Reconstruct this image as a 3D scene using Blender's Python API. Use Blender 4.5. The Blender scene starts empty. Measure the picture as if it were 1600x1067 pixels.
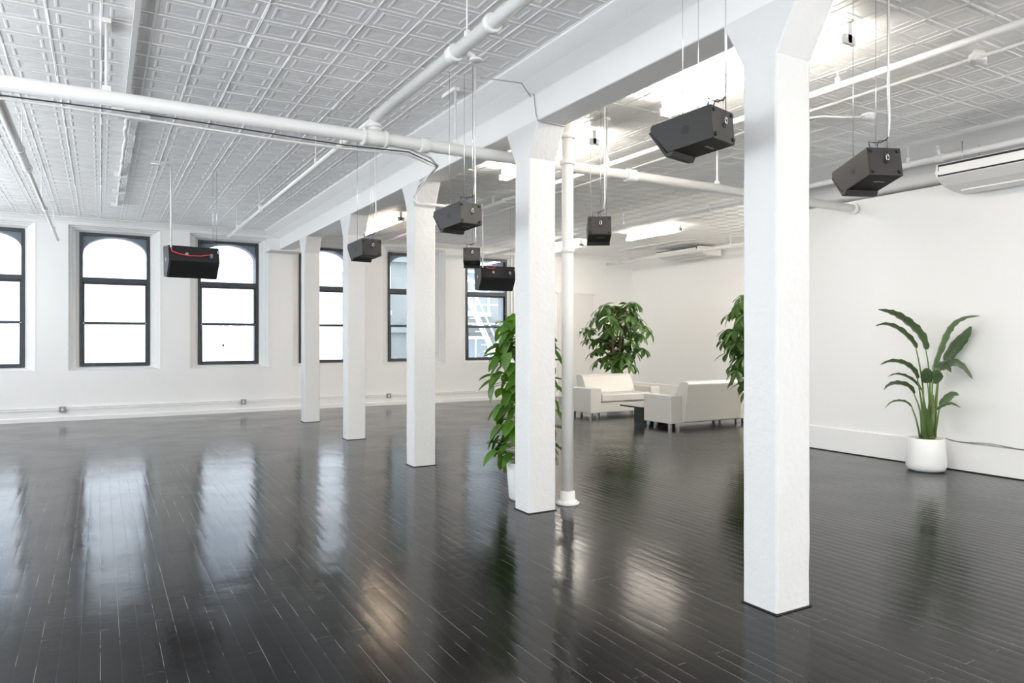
import bpy, math, random
from mathutils import Vector, Matrix
random.seed(7)
C = bpy.context.scene.collection
SC = bpy.context.scene
PI = math.pi

# ------------------------------------------------------------------ camera, world, exposure
FPX = 1108.0; YAW = math.radians(30.14); HY = 529.9; CH = 1.6
cam = bpy.data.objects.new('camera', bpy.data.cameras.new('camera')); C.objects.link(cam)
cam.location = (0, 0, CH); cam.rotation_euler = (PI/2, 0, -YAW)
cam.data.sensor_width = 36; cam.data.lens = FPX/1600*36; cam.data.shift_y = (HY-533.5)/1600
cam.data.clip_start = .05; cam.data.clip_end = 300
SC.camera = cam
W = bpy.data.worlds.new('sky'); SC.world = W; W.use_nodes = True
W.node_tree.nodes['Background'].inputs[0].default_value = (.86, .93, 1, 1)
W.node_tree.nodes['Background'].inputs[1].default_value = 3.0
SC.view_settings.view_transform = 'Standard'; SC.view_settings.look = 'None'
SC.view_settings.gamma = 1; SC.view_settings.use_curve_mapping = False
SC.view_settings.exposure = 0.68
TUBE = 68.0
# added area lights brightening the room from invented openings behind and left
def fill_light(loc, rot, w, h, power, col):
    l = bpy.data.lights.new('fill_light', 'AREA'); l.shape = 'RECTANGLE'; l.size = w; l.size_y = h; l.energy = power; l.color = col
    o = bpy.data.objects.new('fill_light', l); C.objects.link(o); o.location = loc; o.rotation_euler = rot
for x in (-2.3, 1.3, 5.5): fill_light((x, -5.12, 2.25), (PI/2+.95, 0, 0), 2.1, 1.7, 76, (1, .975, .94))
for y in (-2.6, .6, 3.8, 7.0, 10.2, 13.4): fill_light((-4.62, y, 2.25), (PI/2+.9, 0, -PI/2), 2.1, 1.7, 32 if y < 6 else 58, (.93, .97, 1))
try:
    SC.cycles.max_bounces = 10; SC.cycles.diffuse_bounces = 7; SC.cycles.use_denoising = True
    SC.cycles.sample_clamp_indirect = 8
except Exception: pass

# ------------------------------------------------------------------ materials
def mat(name, col, rough=.6, metal=0, spec=.5, emit=0, bump=None, vary=0, vscale=3, coat=0, rvary=0):
    m = bpy.data.materials.new(name); m.use_nodes = True
    nt = m.node_tree; b = nt.nodes['Principled BSDF']
    b.inputs['Base Color'].default_value = (*col, 1); b.inputs['Roughness'].default_value = rough
    b.inputs['Metallic'].default_value = metal; b.inputs['Specular IOR Level'].default_value = spec
    if coat: b.inputs['Coat Weight'].default_value = coat; b.inputs['Coat Roughness'].default_value = .1
    if emit:
        b.inputs['Emission Color'].default_value = (*col, 1); b.inputs['Emission Strength'].default_value = emit
    tc = nt.nodes.new('ShaderNodeTexCoord')
    if bump:
        n = nt.nodes.new('ShaderNodeTexNoise'); n.inputs['Scale'].default_value = bump[0]; n.inputs['Detail'].default_value = 4
        nt.links.new(tc.outputs['Object'], n.inputs['Vector'])
        bp = nt.nodes.new('ShaderNodeBump'); bp.inputs['Strength'].default_value = bump[1]; bp.inputs['Distance'].default_value = bump[2]
        nt.links.new(n.outputs['Fac'], bp.inputs['Height']); nt.links.new(bp.outputs['Normal'], b.inputs['Normal'])
    if vary or rvary:
        n = nt.nodes.new('ShaderNodeTexNoise'); n.inputs['Scale'].default_value = vscale; n.inputs['Detail'].default_value = 6
        nt.links.new(tc.outputs['Object'], n.inputs['Vector'])
        if vary:
            r = nt.nodes.new('ShaderNodeMix'); r.data_type = 'RGBA'
            r.inputs[6].default_value = (*[c*(1-vary) for c in col], 1); r.inputs[7].default_value = (*[min(1, c*(1+vary)) for c in col], 1)
            nt.links.new(n.outputs['Fac'], r.inputs[0]); nt.links.new(r.outputs[2], b.inputs['Base Color'])
        if rvary:
            r = nt.nodes.new('ShaderNodeMapRange'); r.inputs[1].default_value = .3; r.inputs[2].default_value = .7
            r.inputs[3].default_value = rough-rvary; r.inputs[4].default_value = rough+rvary
            nt.links.new(n.outputs['Fac'], r.inputs[0]); nt.links.new(r.outputs[0], b.inputs['Roughness'])
    return m
M = {}
M['wall'] = mat('wall_paint', (.875, .868, .855), .65, bump=(9, .12, .02), spec=.3)
M['plaster'] = mat('plaster_column', (.745, .74, .73), .5, bump=(22, .45, .012), spec=.4)
M['beam'] = mat('plaster_beam', (.865, .86, .85), .6, bump=(60, .25, .006), spec=.3)
M['tin'] = mat('tin_ceiling', (.89, .885, .875), .5, bump=(4, .3, .02), spec=.35)
M['pipe'] = mat('painted_pipe', (.82, .81, .79), .4)
M['trim'] = mat('white_trim', (.84, .84, .83), .45)
M['frame'] = mat('dark_window_wood', (.045, .05, .06), .5, vary=.4, vscale=8)
M['black'] = mat('speaker_black', (.022, .0195, .018), .5, bump=(220, .3, .002), spec=.5)
M['deep_black'] = mat('matte_black_cabinet', (.014, .014, .015), .45, spec=.4)
M['grille'] = mat('speaker_grille', (.008, .008, .009), .6, bump=(260, .5, .002))
M['rubber'] = mat('rubber', (.008, .008, .008), .5)
M['steel'] = mat('steel', (.65, .65, .66), .25, 1)
M['blue'] = mat('blue_plug', (.12, .17, .42), .4)
M['red'] = mat('red_wire', (.75, .05, .07), .4)
M['cable'] = mat('white_cable', (.8, .79, .77), .5)
M['dcable'] = mat('grey_cable', (.05, .05, .05), .5)
M['leather'] = mat('cream_leather', (.56, .54, .50), .4, bump=(120, .15, .003), spec=.5)
M['gloss'] = mat('black_lacquer', (.006, .006, .007), .08, coat=.4)
M['pot'] = mat('white_ceramic', (.84, .84, .83), .3)
M['soil'] = mat('moss', (.10, .12, .02), .95, bump=(60, .8, .02), vary=.6, vscale=30)
M['stem'] = mat('green_stem', (.13, .22, .06), .5, vary=.35, vscale=6)
M['sheath'] = mat('yellow_green_sheath', (.27, .25, .08), .5, vary=.5, vscale=10)
M['bark'] = mat('brown_stem', (.16, .11, .06), .8, vary=.3, vscale=20)
def leafmat(name, col, rough=.35, vary=.45, vs=5, trans=.25):
    m = mat(name, col, rough, vary=vary, vscale=vs, spec=.6)
    nt = m.node_tree; b = nt.nodes['Principled BSDF']; out = nt.nodes['Material Output']
    t = nt.nodes.new('ShaderNodeBsdfTranslucent'); t.inputs[0].default_value = (col[0]*1.7, col[1]*1.7, col[2]*.8, 1)
    mx = nt.nodes.new('ShaderNodeMixShader'); mx.inputs[0].default_value = trans
    nt.links.new(b.outputs[0], mx.inputs[1]); nt.links.new(t.outputs[0], mx.inputs[2]); nt.links.new(mx.outputs[0], out.inputs[0])
    return m
M['leaf_bird'] = leafmat('banana_like_leaf', (.085, .135, .07), .28)
M['leaf_umb'] = leafmat('umbrella_leaf', (.055, .125, .022), .28, .75, 3)
M['leaf_heart'] = leafmat('heart_leaf', (.085, .20, .022), .3, .5, 6)
M['ac'] = mat('ac_white', (.80, .79, .77), .4)
M['acdark'] = mat('ac_gap', (.01, .01, .01), .7)
M['tube'] = mat('lit_tube', (1, .93, .83), .5, emit=TUBE)
M['tube_warm'] = mat('warm_lit_tube', (1, .80, .60), .5, emit=TUBE*.24)
M['tube_soft'] = mat('soft_lit_tube', (1, .9, .8), .5, emit=TUBE*.36)
M['tube_fill'] = mat('fill_lit_tube', (1, .94, .87), .5, emit=TUBE*2.6)  # only for the added hidden lamps round the corner
M['metalwhite'] = mat('white_metal', (.8, .8, .8), .4)
M['outlet'] = mat('outlet_box', (.28, .28, .28), .4)
M['door'] = mat('white_door', (.80, .78, .75), .5)
M['masonry'] = mat('blue_grey_masonry', (.30, .33, .38), .9, bump=(10, .5, .02), vary=.15)
M['ext_pale'] = mat('pale_facade', (.80, .80, .80), .9, vary=.05, vscale=1)
M['ext_grey'] = mat('grey_stone', (.19, .205, .20), .9, vary=.35, vscale=.8)
M['ext_glass'] = mat('far_window_glass', (.17, .20, .22), .15)
M['ext_frame'] = mat('far_window_frame', (.6, .63, .64), .6)
M['street'] = mat('asphalt', (.25, .25, .25), .9)
M['wgap'] = mat('dark_gap', (.03, .028, .025), .9)
# clear glass
g = bpy.data.materials.new('window_glass'); g.use_nodes = True; nt = g.node_tree; nt.nodes.remove(nt.nodes['Principled BSDF'])
tr = nt.nodes.new('ShaderNodeBsdfTransparent'); tr.inputs[0].default_value = (.97, .985, 1, 1)
gl = nt.nodes.new('ShaderNodeBsdfGlossy'); gl.inputs['Roughness'].default_value = .02
fr = nt.nodes.new('ShaderNodeFresnel'); fr.inputs[0].default_value = 1.45
mx = nt.nodes.new('ShaderNodeMixShader'); nt.links.new(fr.outputs[0], mx.inputs[0]); nt.links.new(tr.outputs[0], mx.inputs[1]); nt.links.new(gl.outputs[0], mx.inputs[2])
nt.links.new(mx.outputs[0], nt.nodes['Material Output'].inputs[0]); M['glass'] = g
# dark painted plank floor (planks run along Y)
def floor_mat():
    m = bpy.data.materials.new('black_plank_floor'); m.use_nodes = True; nt = m.node_tree; L = nt.links.new
    b = nt.nodes['Principled BSDF']; N = nt.nodes.new
    tc = N('ShaderNodeTexCoord'); mp = N('ShaderNodeMapping'); mp.inputs['Rotation'].default_value = (0, 0, PI/2)
    L(tc.outputs['Object'], mp.inputs[0])
    br = N('ShaderNodeTexBrick'); L(mp.outputs[0], br.inputs['Vector'])
    br.inputs['Scale'].default_value = 1; br.inputs['Brick Width'].default_value = 1.9; br.inputs['Row Height'].default_value = .09
    br.inputs['Mortar Size'].default_value = .0014; br.inputs['Mortar Smooth'].default_value = .3; br.offset = .37; br.offset_frequency = 3
    br.inputs['Color1'].default_value = (0, 0, 0, 1); br.inputs['Color2'].default_value = (1, 1, 1, 1); br.inputs['Mortar'].default_value = (.5, .5, .5, 1)
    sx = N('ShaderNodeSeparateXYZ'); L(tc.outputs['Object'], sx.inputs[0])
    def math_(op, a, b_=None, c=None):
        n = N('ShaderNodeMath'); n.operation = op
        for i, v in enumerate((a, b_, c)):
            if v is None: continue
            if isinstance(v, (int, float)): n.inputs[i].default_value = v
            else: L(v, n.inputs[i])
        return n.outputs[0]
    # cupped boards: parabola across each board
    fx = math_('FRACT', math_('DIVIDE', sx.outputs[0], .09)); d = math_('SUBTRACT', fx, .5); cup = math_('MULTIPLY', d, d)
    # stretched scratch noise
    m2 = N('ShaderNodeMapping'); m2.inputs['Scale'].default_value = (1, .12, 1); L(tc.outputs['Object'], m2.inputs[0])
    ns = N('ShaderNodeTexNoise'); ns.inputs['Scale'].default_value = 26; ns.inputs['Detail'].default_value = 8; L(m2.outputs[0], ns.inputs[0])
    nw = N('ShaderNodeTexNoise'); nw.inputs['Scale'].default_value = 1.3; nw.inputs['Detail'].default_value = 5; L(tc.outputs['Object'], nw.inputs[0])
    nf = N('ShaderNodeTexNoise'); nf.inputs['Scale'].default_value = 55; nf.inputs['Detail'].default_value = 5; L(tc.outputs['Object'], nf.inputs[0])
    nl = N('ShaderNodeTexNoise'); nl.inputs['Scale'].default_value = 5; nl.inputs['Detail'].default_value = 3; L(m2.outputs[0], nl.inputs[0])
    # base colour: black paint, worn light edges in places
    wear = math_('MULTIPLY', br.outputs['Fac'], math_('MULTIPLY', math_('GREATER_THAN', ns.outputs[0], .50), math_('GREATER_THAN', nl.outputs[0], .47)))
    speck = math_('GREATER_THAN', nf.outputs[0], .74)
    w2 = math_('MAXIMUM', wear, math_('MULTIPLY', speck, .35))
    cr = N('ShaderNodeMix'); cr.data_type = 'RGBA'; cr.inputs[6].default_value = (.003, .0029, .0029, 1); cr.inputs[7].default_value = (.008, .0074, .0072, 1)
    L(nw.outputs[0], cr.inputs[0])
    c2 = N('ShaderNodeMix'); c2.data_type = 'RGBA'; L(w2, c2.inputs[0]); L(cr.outputs[2], c2.inputs[6]); c2.inputs[7].default_value = (.2, .197, .19, 1)
    # dusty scuffed strip next to the window wall
    dust = N('ShaderNodeMapRange'); L(sx.outputs[1], dust.inputs[0]); dust.inputs[1].default_value = 12.6; dust.inputs[2].default_value = 15.6; dust.inputs[3].default_value = 0; dust.inputs[4].default_value = .5
    dn = math_('MULTIPLY', dust.outputs[0], math_('MULTIPLY', ns.outputs[0], nw.outputs[0]))
    c3 = N('ShaderNodeMix'); c3.data_type = 'RGBA'; L(dn, c3.inputs[0]); L(c2.outputs[2], c3.inputs[6]); c3.inputs[7].default_value = (.35, .35, .35, 1)
    L(c3.outputs[2], b.inputs['Base Color'])
    rr = N('ShaderNodeMapRange'); L(nw.outputs[0], rr.inputs[0]); rr.inputs[1].default_value = .3; rr.inputs[2].default_value = .7; rr.inputs[3].default_value = .11; rr.inputs[4].default_value = .20
    L(rr.outputs[0], b.inputs['Roughness']); b.inputs['Specular IOR Level'].default_value = .22
    bc = N('ShaderNodeRGBToBW'); L(br.outputs['Color'], bc.inputs[0])
    zone = N('ShaderNodeMapRange'); L(math_('ADD', sx.outputs[0], math_('MULTIPLY', nw.outputs[0], 1.2)), zone.inputs[0])
    zone.inputs[1].default_value = 3.6; zone.inputs[2].default_value = 5.4; zone.inputs[3].default_value = -.0016; zone.inputs[4].default_value = -.0062
    h = math_('ADD', math_('MULTIPLY', cup, zone.outputs[0]), math_('MULTIPLY', br.outputs['Fac'], -.0016))
    h = math_('ADD', h, math_('MULTIPLY', nw.outputs[0], .010)); h = math_('ADD', h, math_('MULTIPLY', nf.outputs[0], .0004))
    h = math_('ADD', h, math_('MULTIPLY', nl.outputs[0], .0034)); h = math_('ADD', h, math_('MULTIPLY', bc.outputs[0], .0006))
    bp = N('ShaderNodeBump'); bp.inputs['Strength'].default_value = .6; bp.inputs['Distance'].default_value = 1.0
    L(h, bp.inputs['Height']); L(bp.outputs[0], b.inputs['Normal'])
    return m
M['floor'] = floor_mat()

# ------------------------------------------------------------------ helpers
class MB:
    def __init__(s): s.v = []; s.f = []; s.sm = []
    def add(s, vs, fs, smooth=False):
        o = len(s.v); s.v += [tuple(p) for p in vs]
        for f in fs: s.f.append([i+o for i in f]); s.sm.append(smooth)
        return s
    def box(s, x0, x1, y0, y1, z0, z1):
        vs = [(x, y, z) for z in (z0, z1) for y in (y0, y1) for x in (x0, x1)]
        return s.add(vs, [(0, 2, 3, 1), (4, 5, 7, 6), (0, 1, 5, 4), (2, 6, 7, 3), (0, 4, 6, 2), (1, 3, 7, 5)])
    def prism(s, prof, axis, a, b, smooth=False):
        # prof: 2D outline in the two other axes, extruded along axis from a to b
        n = len(prof)
        def P(p, t):
            return (t, p[0], p[1]) if axis == 'X' else ((p[0], t, p[1]) if axis == 'Y' else (p[0], p[1], t))
        vs = [P(p, a) for p in prof]+[P(p, b) for p in prof]
        s.add(vs, [tuple(range(n))[::-1], tuple(range(n, 2*n))])
        s.add(vs, [(i, (i+1) % n, n+(i+1) % n, n+i) for i in range(n)], smooth)
        return s
    def tube(s, pts, r, n=10, cap=True):
        pts = [Vector(p) for p in pts]; rs = r if isinstance(r, (list, tuple)) else [r]*len(pts)
        rings = []; ref = None
        for i, p in enumerate(pts):
            d = (pts[min(i+1, len(pts)-1)]-pts[max(i-1, 0)]).normalized()
            if ref is None:
                ref = Vector((0, 0, 1)) if abs(d.z) < .9 else Vector((1, 0, 0))
            u = d.cross(ref); u = u.normalized() if u.length > 1e-6 else Vector((1, 0, 0)); w = d.cross(u).normalized(); ref = -w if False else ref
            if abs(d.dot(ref)) > .98: ref = Vector((0, 1, 0)) if abs(d.y) < .9 else Vector((1, 0, 0))
            rings.append([p+(u*math.cos(2*PI*k/n)+w*math.sin(2*PI*k/n))*rs[i] for k in range(n)])
        vs = [q for rg in rings for q in rg]; fs = []
        for i in range(len(pts)-1):
            for k in range(n): fs.append((i*n+k, i*n+(k+1) % n, (i+1)*n+(k+1) % n, (i+1)*n+k))
        s.add(vs, fs, True)
        if cap: s.add(vs, [tuple(range(n)), tuple(range((len(pts)-1)*n, len(pts)*n))[::-1]])
        return s
    def lathe(s, prof, cx, cy, n=32, cz=0):
        vs = []; fs = []
        for r, z in prof:
            for k in range(n): vs.append((cx+r*math.cos(2*PI*k/n), cy+r*math.sin(2*PI*k/n), cz+z))
        for i in range(len(prof)-1):
            for k in range(n): fs.append((i*n+k, i*n+(k+1) % n, (i+1)*n+(k+1) % n, (i+1)*n+k))
        return s.add(vs, fs, True)
    def xf(s, mtx):
        s.v = [tuple(mtx @ Vector(p)) for p in s.v]; return s
    def build(s, name, m, parent=None, bevel=0, seg=2, recalc=True):
        me = bpy.data.meshes.new(name); me.from_pydata(s.v, [], s.f); me.materials.append(m)
        me.polygons.foreach_set('use_smooth', s.sm); me.update()
        if recalc:
            import bmesh
            bm = bmesh.new(); bm.from_mesh(me); bmesh.ops.remove_doubles(bm, verts=bm.verts, dist=1e-5)
            bmesh.ops.recalc_face_normals(bm, faces=bm.faces); bm.to_mesh(me); bm.free()
        o = bpy.data.objects.new(name, me); C.objects.link(o)
        if parent is not None:
            o.parent = parent
            o.matrix_parent_inverse = Matrix.Translation(parent_loc(parent)).inverted() if not parent.get('_rot') else Matrix.Identity(4)
        if bevel:
            b = o.modifiers.new('bevel', 'BEVEL'); b.width = bevel; b.segments = seg; b.limit_method = 'ANGLE'
        return o
def parent_loc(p):
    v = Vector(p.location)
    q = p.parent
    return v if q is None else v+Vector((0, 0, 0))
def tag(o, label, cat, group=None, kind=None):
    o['label'] = label; o['category'] = cat
    if group: o['group'] = group
    if kind: o['kind'] = kind
    return o
def thing(name, label, cat, loc=(0, 0, 0), group=None, rot=None):
    o = bpy.data.objects.new(name, None); C.objects.link(o); o.empty_display_size = .1
    o.location = loc; tag(o, label, cat, group)
    if rot is not None: o.rotation_euler = rot; o['_rot'] = 1
    return o
def struct(o): o['kind'] = 'structure'; return o
# view ray helper: a pixel of the photograph to a point in the room
def ray(px, py):
    t = (px-800)/FPX
    return Vector((math.sin(YAW)+t*math.cos(YAW), math.cos(YAW)-t*math.sin(YAW), (HY-py)/FPX))
def atF(px, py, F): return ray(px, py)*F+Vector((0, 0, CH))

# ------------------------------------------------------------------ room shell
XL, XR, XF, YB, YW, YJ = -4.5, 9.06, 13.68, -5.0, 16.44, 7.5
CZ = 4.0
struct(MB().add([(XL-.2, YB-.2, 0), (XF+.2, YB-.2, 0), (XF+.2, YW+.3, 0), (XL-.2, YW+.3, 0), (XL-.2, YB-.2, -.2), (XF+.2, YB-.2, -.2), (XF+.2, YW+.3, -.2), (XL-.2, YW+.3, -.2)],
    [(0, 1, 2, 3), (7, 6, 5, 4), (0, 4, 5, 1), (1, 5, 6, 2), (2, 6, 7, 3), (3, 7, 4, 0)]).build('floor', M['floor']))
# pressed tin ceiling: rows of nested square panels
def tin(x0, x1, y0, y1, mb):
    px, py = .345, .30
    nx = round((x1-x0)/px); ny = round((y1-y0)/py); px = (x1-x0)/nx; py = (y1-y0)/ny
    prof = [(0, -.0045), (.018, -.0045), (.035, 0), (.15, .0005), (.175, -.0025), (.21, -.0025), (.24, .0015), (.36, .001)]
    for i in range(nx):
        for j in range(ny):
            cx, cy = x0+(i+.5)*px, y0+(j+.5)*py
            jx, jy, jz = random.gauss(0, .0012), random.gauss(0, .0012), random.gauss(0, .001)
            vs = []; fs = []
            for e, h in prof:
                hx, hy = px*(.5-e), py*(.5-e)
                k = 0 if e == 0 else 1
                for sx, sy in ((-1, -1), (1, -1), (1, 1), (-1, 1)):
                    vs.append((cx+sx*hx, cy+sy*hy, CZ+h+k*(jz+jx*sx+jy*sy)))
            n = len(prof)
            for r in range(n-1):
                for q in range(4): fs.append((r*4+q, r*4+(q+1) % 4, (r+1)*4+(q+1) % 4, (r+1)*4+q))
            vs.append((cx, cy, CZ-.001+jz)); c = len(vs)-1
            for q in range(4): fs.append(((n-1)*4+q, (n-1)*4+(q+1) % 4, c))
            mb.add(vs, fs)
ceil = MB()
tin(XL, 3.13, YB+.0, YW-.06, ceil); tin(3.94, 8.55, YB+.0, YJ, ceil); tin(3.94, XF, YJ, YW-.06, ceil)
ceil.box(XL-.2, XF+.2, YB-.2, YW+.3, CZ+.03, CZ+.2)
struct(ceil.build('ceiling', M['tin'], recalc=False))

# windows of the far wall: (x0, x1) of the dark frames; frame plane Y 16.7
WIN = [(-2.55, -1.27), (-.36, .90), (1.83, 3.08), (3.98, 5.25), (6.14, 7.40), (8.28, 9.52)]
WZ0, WZ1 = 1.05, 3.75
OZ0, OZ1 = .98, 3.87
wb = MB()
ops = [(a-.20, b+.20) for a, b in WIN]
xs = [XL-.2]+[v for p in ops for v in p]+[XF+.2]
for i in range(0, len(xs), 2): wb.box(xs[i], xs[i+1], YW, YW+.26, OZ0, OZ1)
wb.box(XL-.2, XF+.2, YW, YW+.26, 0, OZ0); wb.box(XL-.2, XF+.2, YW, YW+.26, OZ1, CZ+.03)
struct(wb.build('wall_back', M['wall']))
struct(MB().box(XR, XR+.2, YB, YJ, 0, CZ+.03).box(XR, XF+.2, YJ-.2, YJ, 0, CZ+.03).build('wall_right', M['wall']))
struct(MB().box(XF, XF+.2, YJ, YW, 0, CZ+.03).build('wall_far_right', M['wall']))
wl = MB(); lo = [(y-1.1, y+1.1) for y in (-2.6, .6, 3.8, 7.0, 10.2, 13.4)]  # openings along this unseen wall are added for fill
ys = [YB]+[v for p in lo for v in p]+[YW]
for i in range(0, len(ys), 2): wl.box(XL-.2, XL, ys[i], ys[i+1], .9, 3.6)
wl.box(XL-.2, XL, YB, YW, 0, .9).box(XL-.2, XL, YB, YW, 3.6, CZ+.03)
struct(wl.build('wall_left', M['wall']))
# wall behind the viewpoint with three openings added to let more light in
wf = MB(); fo = [(-3.4, -1.2), (.2, 2.4), (4.4, 6.6)]
xs = [XL-.2]+[v for p in fo for v in p]+[XR+.2]
for i in range(0, len(xs), 2): wf.box(xs[i], xs[i+1], YB-.2, YB, .9, 3.6)
wf.box(XL-.2, XR+.2, YB-.2, YB, 0, .9).box(XL-.2, XR+.2, YB-.2, YB, 3.6, CZ+.03)
struct(wf.build('wall_front', M['wall']))

# cove between tin ceiling and right wall, cornice over the windows
pf = [(XR, 3.52)]
for k in range(9):
    a = PI/2*k/8; pf.append((XR-.51+.51*math.cos(a)*1.0, 3.52+.46*math.sin(a)))
pf += [(8.55, CZ+.02), (XR, CZ+.02)]
struct(MB().prism(pf, 'Y', YB, YJ-.2, True).build('trim_1', M['wall']))
pf = [(YW, 3.88), (YW-.03, 3.88), (YW-.035, 3.91), (YW-.07, 3.945), (YW-.085, 3.965), (YW-.13, 3.985), (YW-.14, 4.02), (YW, 4.02)]
struct(MB().prism(pf, 'X', XL, XF).build('trim_2', M['trim']))
# baseboards
pb = [(YW, 0), (YW-.055, 0), (YW-.055, .075), (YW-.03, .09), (YW-.03, .205), (YW-.045, .21), (YW-.045, .235), (YW-.02, .25), (YW, .25)]
struct(MB().prism(pb, 'X', XL, XF).build('baseboard_back', M['wall']))
pr_ = [(XR, .012), (XR-.022, .012), (XR-.022, .325), (XR-.016, .335), (XR, .34)]
struct(MB().prism(pr_, 'Y', YB, YJ-.0).build('baseboard_right', M['wall']))
struct(MB().box(XR-.018, XR, YB, YJ, 0, .012).build('trim_3', M['wgap']))
pr2 = [(XF, 0), (XF-.022, 0), (XF-.022, .325), (XF, .34)]
struct(MB().prism(pr2, 'Y', YJ, YW-.06).build('baseboard_far_right', M['wall']))

# ------------------------------------------------------------------ windows
def window(i, x0, x1):
    w = bpy.data.objects.new('window_%d' % i, None); C.objects.link(w); w.location = ((x0+x1)/2, 16.7, WZ0); struct(w)
    F0 = YW+.26
    # white stepped and splayed surround
    m = MB(); a0, a1 = x0-.20, x1+.20
    def loops(ls):
        vs = []; fs = []
        for (l, r, b, t, y) in ls: vs += [(l, y, b), (r, y, b), (r, y, t), (l, y, t)]
        for k in range(len(ls)-1):
            for q in range(4): fs.append((k*4+q, k*4+(q+1) % 4, (k+1)*4+(q+1) % 4, (k+1)*4+q))
        m.add(vs, fs)
    loops([(a0, a1, OZ0, OZ1, YW-.004), (a0+.02, a1-.02, OZ0+.004, OZ1-.015, YW-.004), (a0+.025, a1-.025, OZ0+.006, OZ1-.02, YW+.05), (a0+.075, a1-.075, OZ0+.015, OZ1-.045, YW+.07),
           (a0+.08, a1-.08, OZ0+.02, OZ1-.05, YW+.12), (a0+.13, a1-.13, OZ0+.04, OZ1-.08, YW+.14), (a0+.135, a1-.135, OZ0+.045, OZ1-.085, YW+.19), (x0+.0, x1-.0, WZ0, WZ1, YW+.25), (x0, x1, WZ0, WZ1, YW+.30)])
    m.build('casing', M['trim'], w)
    fm = MB(); t = .055
    fm.box(x0, x0+t, F0-.03, F0+.07, WZ0, WZ1).box(x1-t, x1, F0-.03, F0+.07, WZ0, WZ1)
    fm.box(x0+t, x1-t, F0-.03, F0+.07, WZ1-.06, WZ1).box(x0+t, x1-t, F0-.03, F0+.07, WZ0, WZ0+.03)
    fm.build('frame', M['frame'], w, bevel=.004)
    MB().box(x0+t, x1-t, F0-.035, F0+.07, 2.745, 2.85).box(x0+t, x1-t, F0-.045, F0-.03, 2.745, 2.775).build('transom_bar', M['frame'], w, bevel=.004)
    l, r = x0+t, x1-t; s = .03
    u = MB().box(l, l+s, F0+.02, F0+.06, 1.93, 2.745).box(r-s, r, F0+.02, F0+.06, 1.93, 2.745).box(l+s, r-s, F0+.02, F0+.06, 2.715, 2.745).box(l+s, r-s, F0+.02, F0+.06, 1.92, 1.955)
    u = u.build('upper_sash', M['frame'], w, bevel=.003)
    MB().box(l+s, r-s, F0+.038, F0+.042, 1.955, 2.715).build('pane', M['glass'], u)
    d = MB().box(l, l+s, F0-.02, F0+.018, 1.08, 1.92).box(r-s, r, F0-.02, F0+.018, 1.08, 1.92).box(l+s, r-s, F0-.02, F0+.018, 1.90, 1.935).box(l+s, r-s, F0-.02, F0+.018, 1.08, 1.12)
    d = d.build('lower_sash', M['frame'], w, bevel=.003)
    MB().box(l+s, r-s, F0-.003, F0+.001, 1.12, 1.90).build('pane', M['glass'], d)
    for fx in (.3, .7):
        MB().box(l+(r-l)*fx-.03, l+(r-l)*fx+.03, F0-.015, F0+.015, 1.935, 1.952).build('sash_lock', M['frame'], d)
    a = MB().box(l, r, F0+.02, F0+.025, 2.85, WZ1-.06).build('arched_light_pane', M['glass'], w)
    # masonry arch outside
    m = MB(); y0, y1 = F0+.08, F0+.34; hw = (r-l)/2-.0; cx = (l+r)/2; n = 20; zs = 3.33; top = 3.70
    arc = [(cx-hw*math.cos(PI*k/n), zs+(top-zs)*math.sin(PI*k/n)**.9) for k in range(n+1)]
    for k in range(n):
        (xa, za), (xb, zb) = arc[k], arc[k+1]
        m.add([(xa, y0, za), (xb, y0, zb), (xb, y0, 3.95), (xa, y0, 3.95), (xa, y1, za), (xb, y1, zb), (xb, y1, 3.95), (xa, y1, 3.95)],
              [(0, 1, 2, 3), (7, 6, 5, 4), (0, 4, 5, 1)])
    m.box(l-.25, l, y0, y1, .8, 3.95).box(r, r+.25, y0, y1, .8, 3.95).box(l-.25, r+.25, y0, y1+.1, .8, 1.04)
    m.build('stone_arch', M['masonry'], w)
for i, (a, b) in enumerate(WIN): window(i+1, a, b)
# flush closet door outline on the far wall
dr = bpy.data.objects.new('door_1', None); C.objects.link(dr); dr.location = (11.6, YW, 0); struct(dr)
MB().box(11.0, 12.2, YW-.06, YW, .0, 2.86).build('door_panel', M['door'], dr)
MB().box(10.94, 12.26, YW-.075, YW, 2.86, 2.90).build('door_head', M['door'], dr)

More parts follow.
